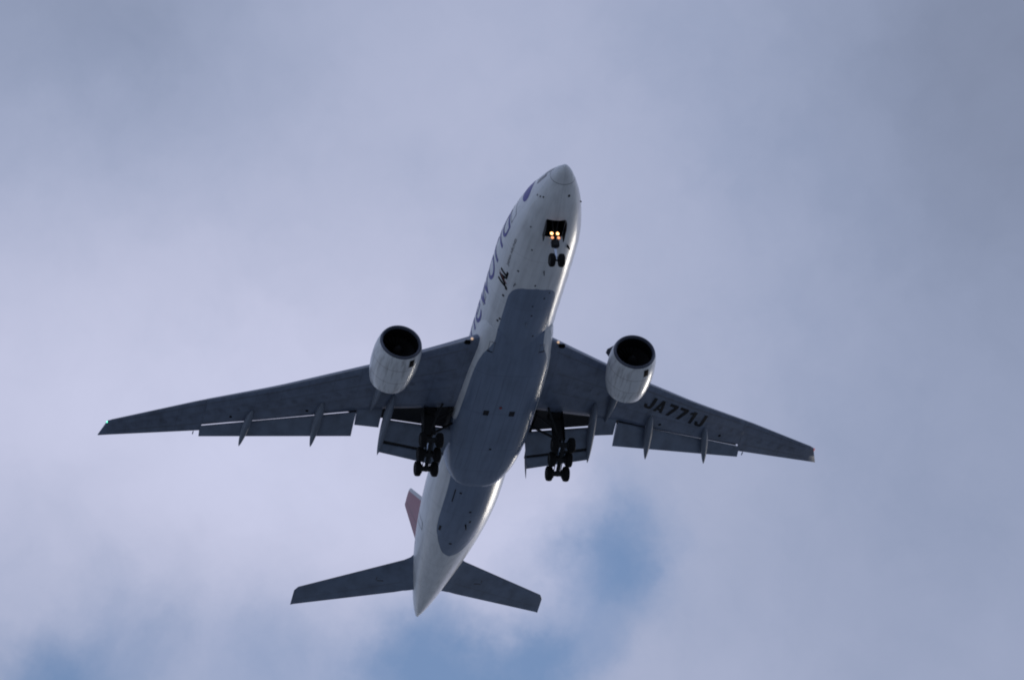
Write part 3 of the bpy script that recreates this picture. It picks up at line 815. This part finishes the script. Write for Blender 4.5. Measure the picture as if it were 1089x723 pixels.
# ------------------------------------------------------------------ landing gear
def wheel(parent, c, rad, wid):
    bm = bmesh.new(); h = wid / 2
    prof = [(-h*.55, .22*rad), (-h*.62, .40*rad), (-h*.86, .46*rad), (-h, .62*rad), (-h*.98, .80*rad), (-h*.80, .93*rad), (-h*.45, .985*rad), (0, rad), (h*.45, .985*rad), (h*.80, .93*rad), (h*.98, .80*rad), (h, .62*rad), (h*.86, .46*rad), (h*.62, .40*rad), (h*.55, .22*rad)]
    mm = [1, 1] + [0] * 10 + [1, 1]
    lathe(bm, c, Vector((0, 1, 0)), prof, 36, mats=mm)
    lathe(bm, c, Vector((0, 1, 0)), [(-h*.6, .05*rad), (-h*.6, .23*rad)], 20, mat=1); lathe(bm, c, Vector((0, 1, 0)), [(h*.6, .23*rad), (h*.6, .05*rad)], 20, mat=1)
    return obj('wheel', bm, [M_TYRE, M_HUB], parent)
# nose gear
SW, ZW = 6.05, -5.62
bm = bmesh.new()
top = P3(5.75, 0, -1.6); mid = P3(5.98, 0, -4.25); axl = P3(SW, 0, ZW)
tube(bm, top, mid, .17, .16, 20, 0)
tube(bm, P3(SW, -.46, ZW), P3(SW, .46, ZW), .085, None, 14, 0)
tube(bm, mid + Vector((.0, 0, .6)), P3(4.75, .3, -2.3), .06, .06, 10, 0); tube(bm, mid + Vector((.0, 0, .6)), P3(4.75, -.3, -2.3), .06, .06, 10, 0)
boxm(bm, P3(5.85, 0, -4.12), .42, .62, .62, Matrix.Rotation(R(6), 3, 'Y'), 0, .07)
boxm(bm, P3(5.80, 0, -3.35), .14, .9, .12, None, 0, .03)
tube(bm, P3(6.25, 0, -4.6), P3(6.45, 0, -5.05), .05, .05, 8, 0); tube(bm, P3(6.45, 0, -5.05), P3(6.15, 0, -5.5), .05, .05, 8, 0)
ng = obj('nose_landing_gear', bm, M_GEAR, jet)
bm = bmesh.new(); tube(bm, mid, axl, .10, .10, 18, 0); obj('shock_strut_piston', bm, M_STEEL, ng)
for y in (.385, -.385): wheel(ng, P3(SW, y, ZW), .545, .44)
for y, s, z in ((-.26, 5.55, -3.32), (.22, 5.55, -3.32), (-.24, 5.58, -3.72), (.27, 5.58, -3.72)):
    bm = bmesh.new(); lathe(bm, P3(s, y, z), Vector((1, 0, -.25)), [(-.14, .06), (0, .125), (.03, .11), (.05, .07), (.055, 0)], 20); obj('landing_lamp', bm, M_LAMP if z > -3.5 else M_LAMP3, ng)
    bm = bmesh.new(); lathe(bm, P3(s, y, z), Vector((1, 0, -.25)), [(-.16, .05), (-.02, .155), (.04, .155), (.03, .14)], 20); obj('lamp_bezel', bm, M_GEAR, ng)
for side in (1, -1):
    bm = bmesh.new(); rings = []
    for s, h in ((BAY0 + .05, .42), (BAY0 + .4, .62), (BAY1 - .3, .72), (BAY1 - .02, .6)):
        y = (BAYW + .02) * side; zt = fus(s)[1] + .10
        rings.append([P3(s, y, zt), P3(s, y + .03 * side, zt), P3(s, y + .05 * side, zt - h), P3(s, y + .02 * side, zt - h)])
    loft(bm, rings); obj('gear_door', bm, M_GEAR, ng)

def main_gear(side):
    TILT = R(16); piv = P3(31.69, 5.48 * side, -5.43)
    fw = Vector((math.cos(TILT), 0, math.sin(TILT)))
    bm = bmesh.new()
    top = P3(30.9, 5.25 * side, -1.3); mid = P3(31.45, 5.43 * side, -4.1)
    tube(bm, top, mid, .27, .25, 22)
    tube(bm, piv - fw * 1.62, piv + fw * 1.62, .17, .17, 16)
    for k in (-1, 0, 1):
        c = piv + fw * 1.45 * k; tube(bm, c - Vector((0, .72, 0)), c + Vector((0, .72, 0)), .09, .09, 12)
        tube(bm, c - Vector((0, .44, 0)), c + Vector((0, .44, 0)), .22, .22, 18)
        for q in (-.5, .5): tube(bm, c + Vector((0, q - .14, 0)), c + Vector((0, q + .14, 0)), .37, .37, 20)
        if k < 1: tube(bm, c + Vector((0, .28, .2)), c + fw * 1.45 + Vector((0, .28, .2)), .035, .035, 8); tube(bm, c + Vector((0, -.28, .2)), c + fw * 1.45 + Vector((0, -.28, .2)), .035, .035, 8)
    # side brace, drag brace, torque links, retraction link
    tube(bm, P3(31.0, 5.25 * side, -3.9), P3(31.45, 2.9 * side, -2.05), .11, .09, 12)
    tube(bm, P3(31.05, 5.35 * side, -3.7), P3(29.4, 4.4 * side, -1.9), .11, .09, 12)
    tube(bm, P3(31.1, 5.35 * side, -2.8), P3(30.2, 3.3 * side, -1.9), .07, .07, 10)
    tube(bm, mid + Vector((-.2, 0, .3)), P3(32.15, 5.45 * side, -4.7), .07, .06, 8); tube(bm, P3(32.15, 5.45 * side, -4.7), piv + Vector((-.15, 0, .1)), .06, .07, 8)
    tube(bm, mid + Vector((.25, 0, .2)), piv + fw * .95 + Vector((0, 0, .1)), .06, .05, 8)
    boxm(bm, P3(31.25, 5.38 * side, -3.1), .6, .75, 1.5, Matrix.Rotation(R(10), 3, 'Y'), 0, .12)
    boxm(bm, P3(30.75, 5.2 * side, -1.75), 1.1, 1.0, .8, None, 0, .15)
    for q in (-.34, -.18, .16, .33): tube(bm, P3(31.0, (5.3 + q) * side, -2.0), P3(31.6, (5.45 + q * .7) * side, -4.9), .022, .022, 6)
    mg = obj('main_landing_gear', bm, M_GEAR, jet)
    bm = bmesh.new(); tube(bm, mid, piv, .17, .17, 20); obj('shock_strut_piston', bm, M_STEEL, mg)
    for k in (-1, 0, 1):
        for y in (-.70, .70): wheel(mg, piv + fw * 1.45 * k + Vector((0, y, 0)), .635, .50)
    # strut door outboard of the leg
    bm = bmesh.new(); rings = []
    for z, s, w0 in ((-1.55, 30.75, 1.2), (-2.2, 30.85, 1.2), (-3.2, 31.05, 1.1), (-3.95, 31.2, .8)):
        y = lerp(5.75, 5.86, (-1.55 - z) / 2.4) * side
        rings.append([P3(s - w0 / 2, y, z), P3(s + w0 / 2, y, z), P3(s + w0 / 2, y + .05 * side, z), P3(s - w0 / 2, y + .05 * side, z)])
    loft(bm, rings); obj('gear_door', bm, M_GEAR, mg)
    bm = bmesh.new(); rings = []
    for y in (4.85, 5.75):
        rings.append([P3(30.62, y * side, -1.7), P3(30.66, y * side, -1.7), P3(31.05, y * side, -3.9), P3(31.0, y * side, -3.9)])
    loft(bm, rings); obj('gear_door', bm, M_GEAR, mg)
    return mg
for s in (1, -1): main_gear(s)
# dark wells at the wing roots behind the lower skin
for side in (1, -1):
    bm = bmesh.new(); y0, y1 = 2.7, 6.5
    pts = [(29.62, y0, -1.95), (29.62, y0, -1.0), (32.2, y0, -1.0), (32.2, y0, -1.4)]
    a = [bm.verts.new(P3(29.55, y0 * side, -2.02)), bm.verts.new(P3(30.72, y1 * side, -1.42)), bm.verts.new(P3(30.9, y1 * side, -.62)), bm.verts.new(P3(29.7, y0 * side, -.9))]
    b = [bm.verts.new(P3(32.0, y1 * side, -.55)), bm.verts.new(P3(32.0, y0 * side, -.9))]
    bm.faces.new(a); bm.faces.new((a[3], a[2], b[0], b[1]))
    bm.faces.new([bm.verts.new(P3(s, 3.52 * side, z)) for s, z in ((29.7, -2.2), (29.7, -.8), (33.0, -.7), (33.0, -2.3))])  # dark panel added so the root cavity reads as shaded
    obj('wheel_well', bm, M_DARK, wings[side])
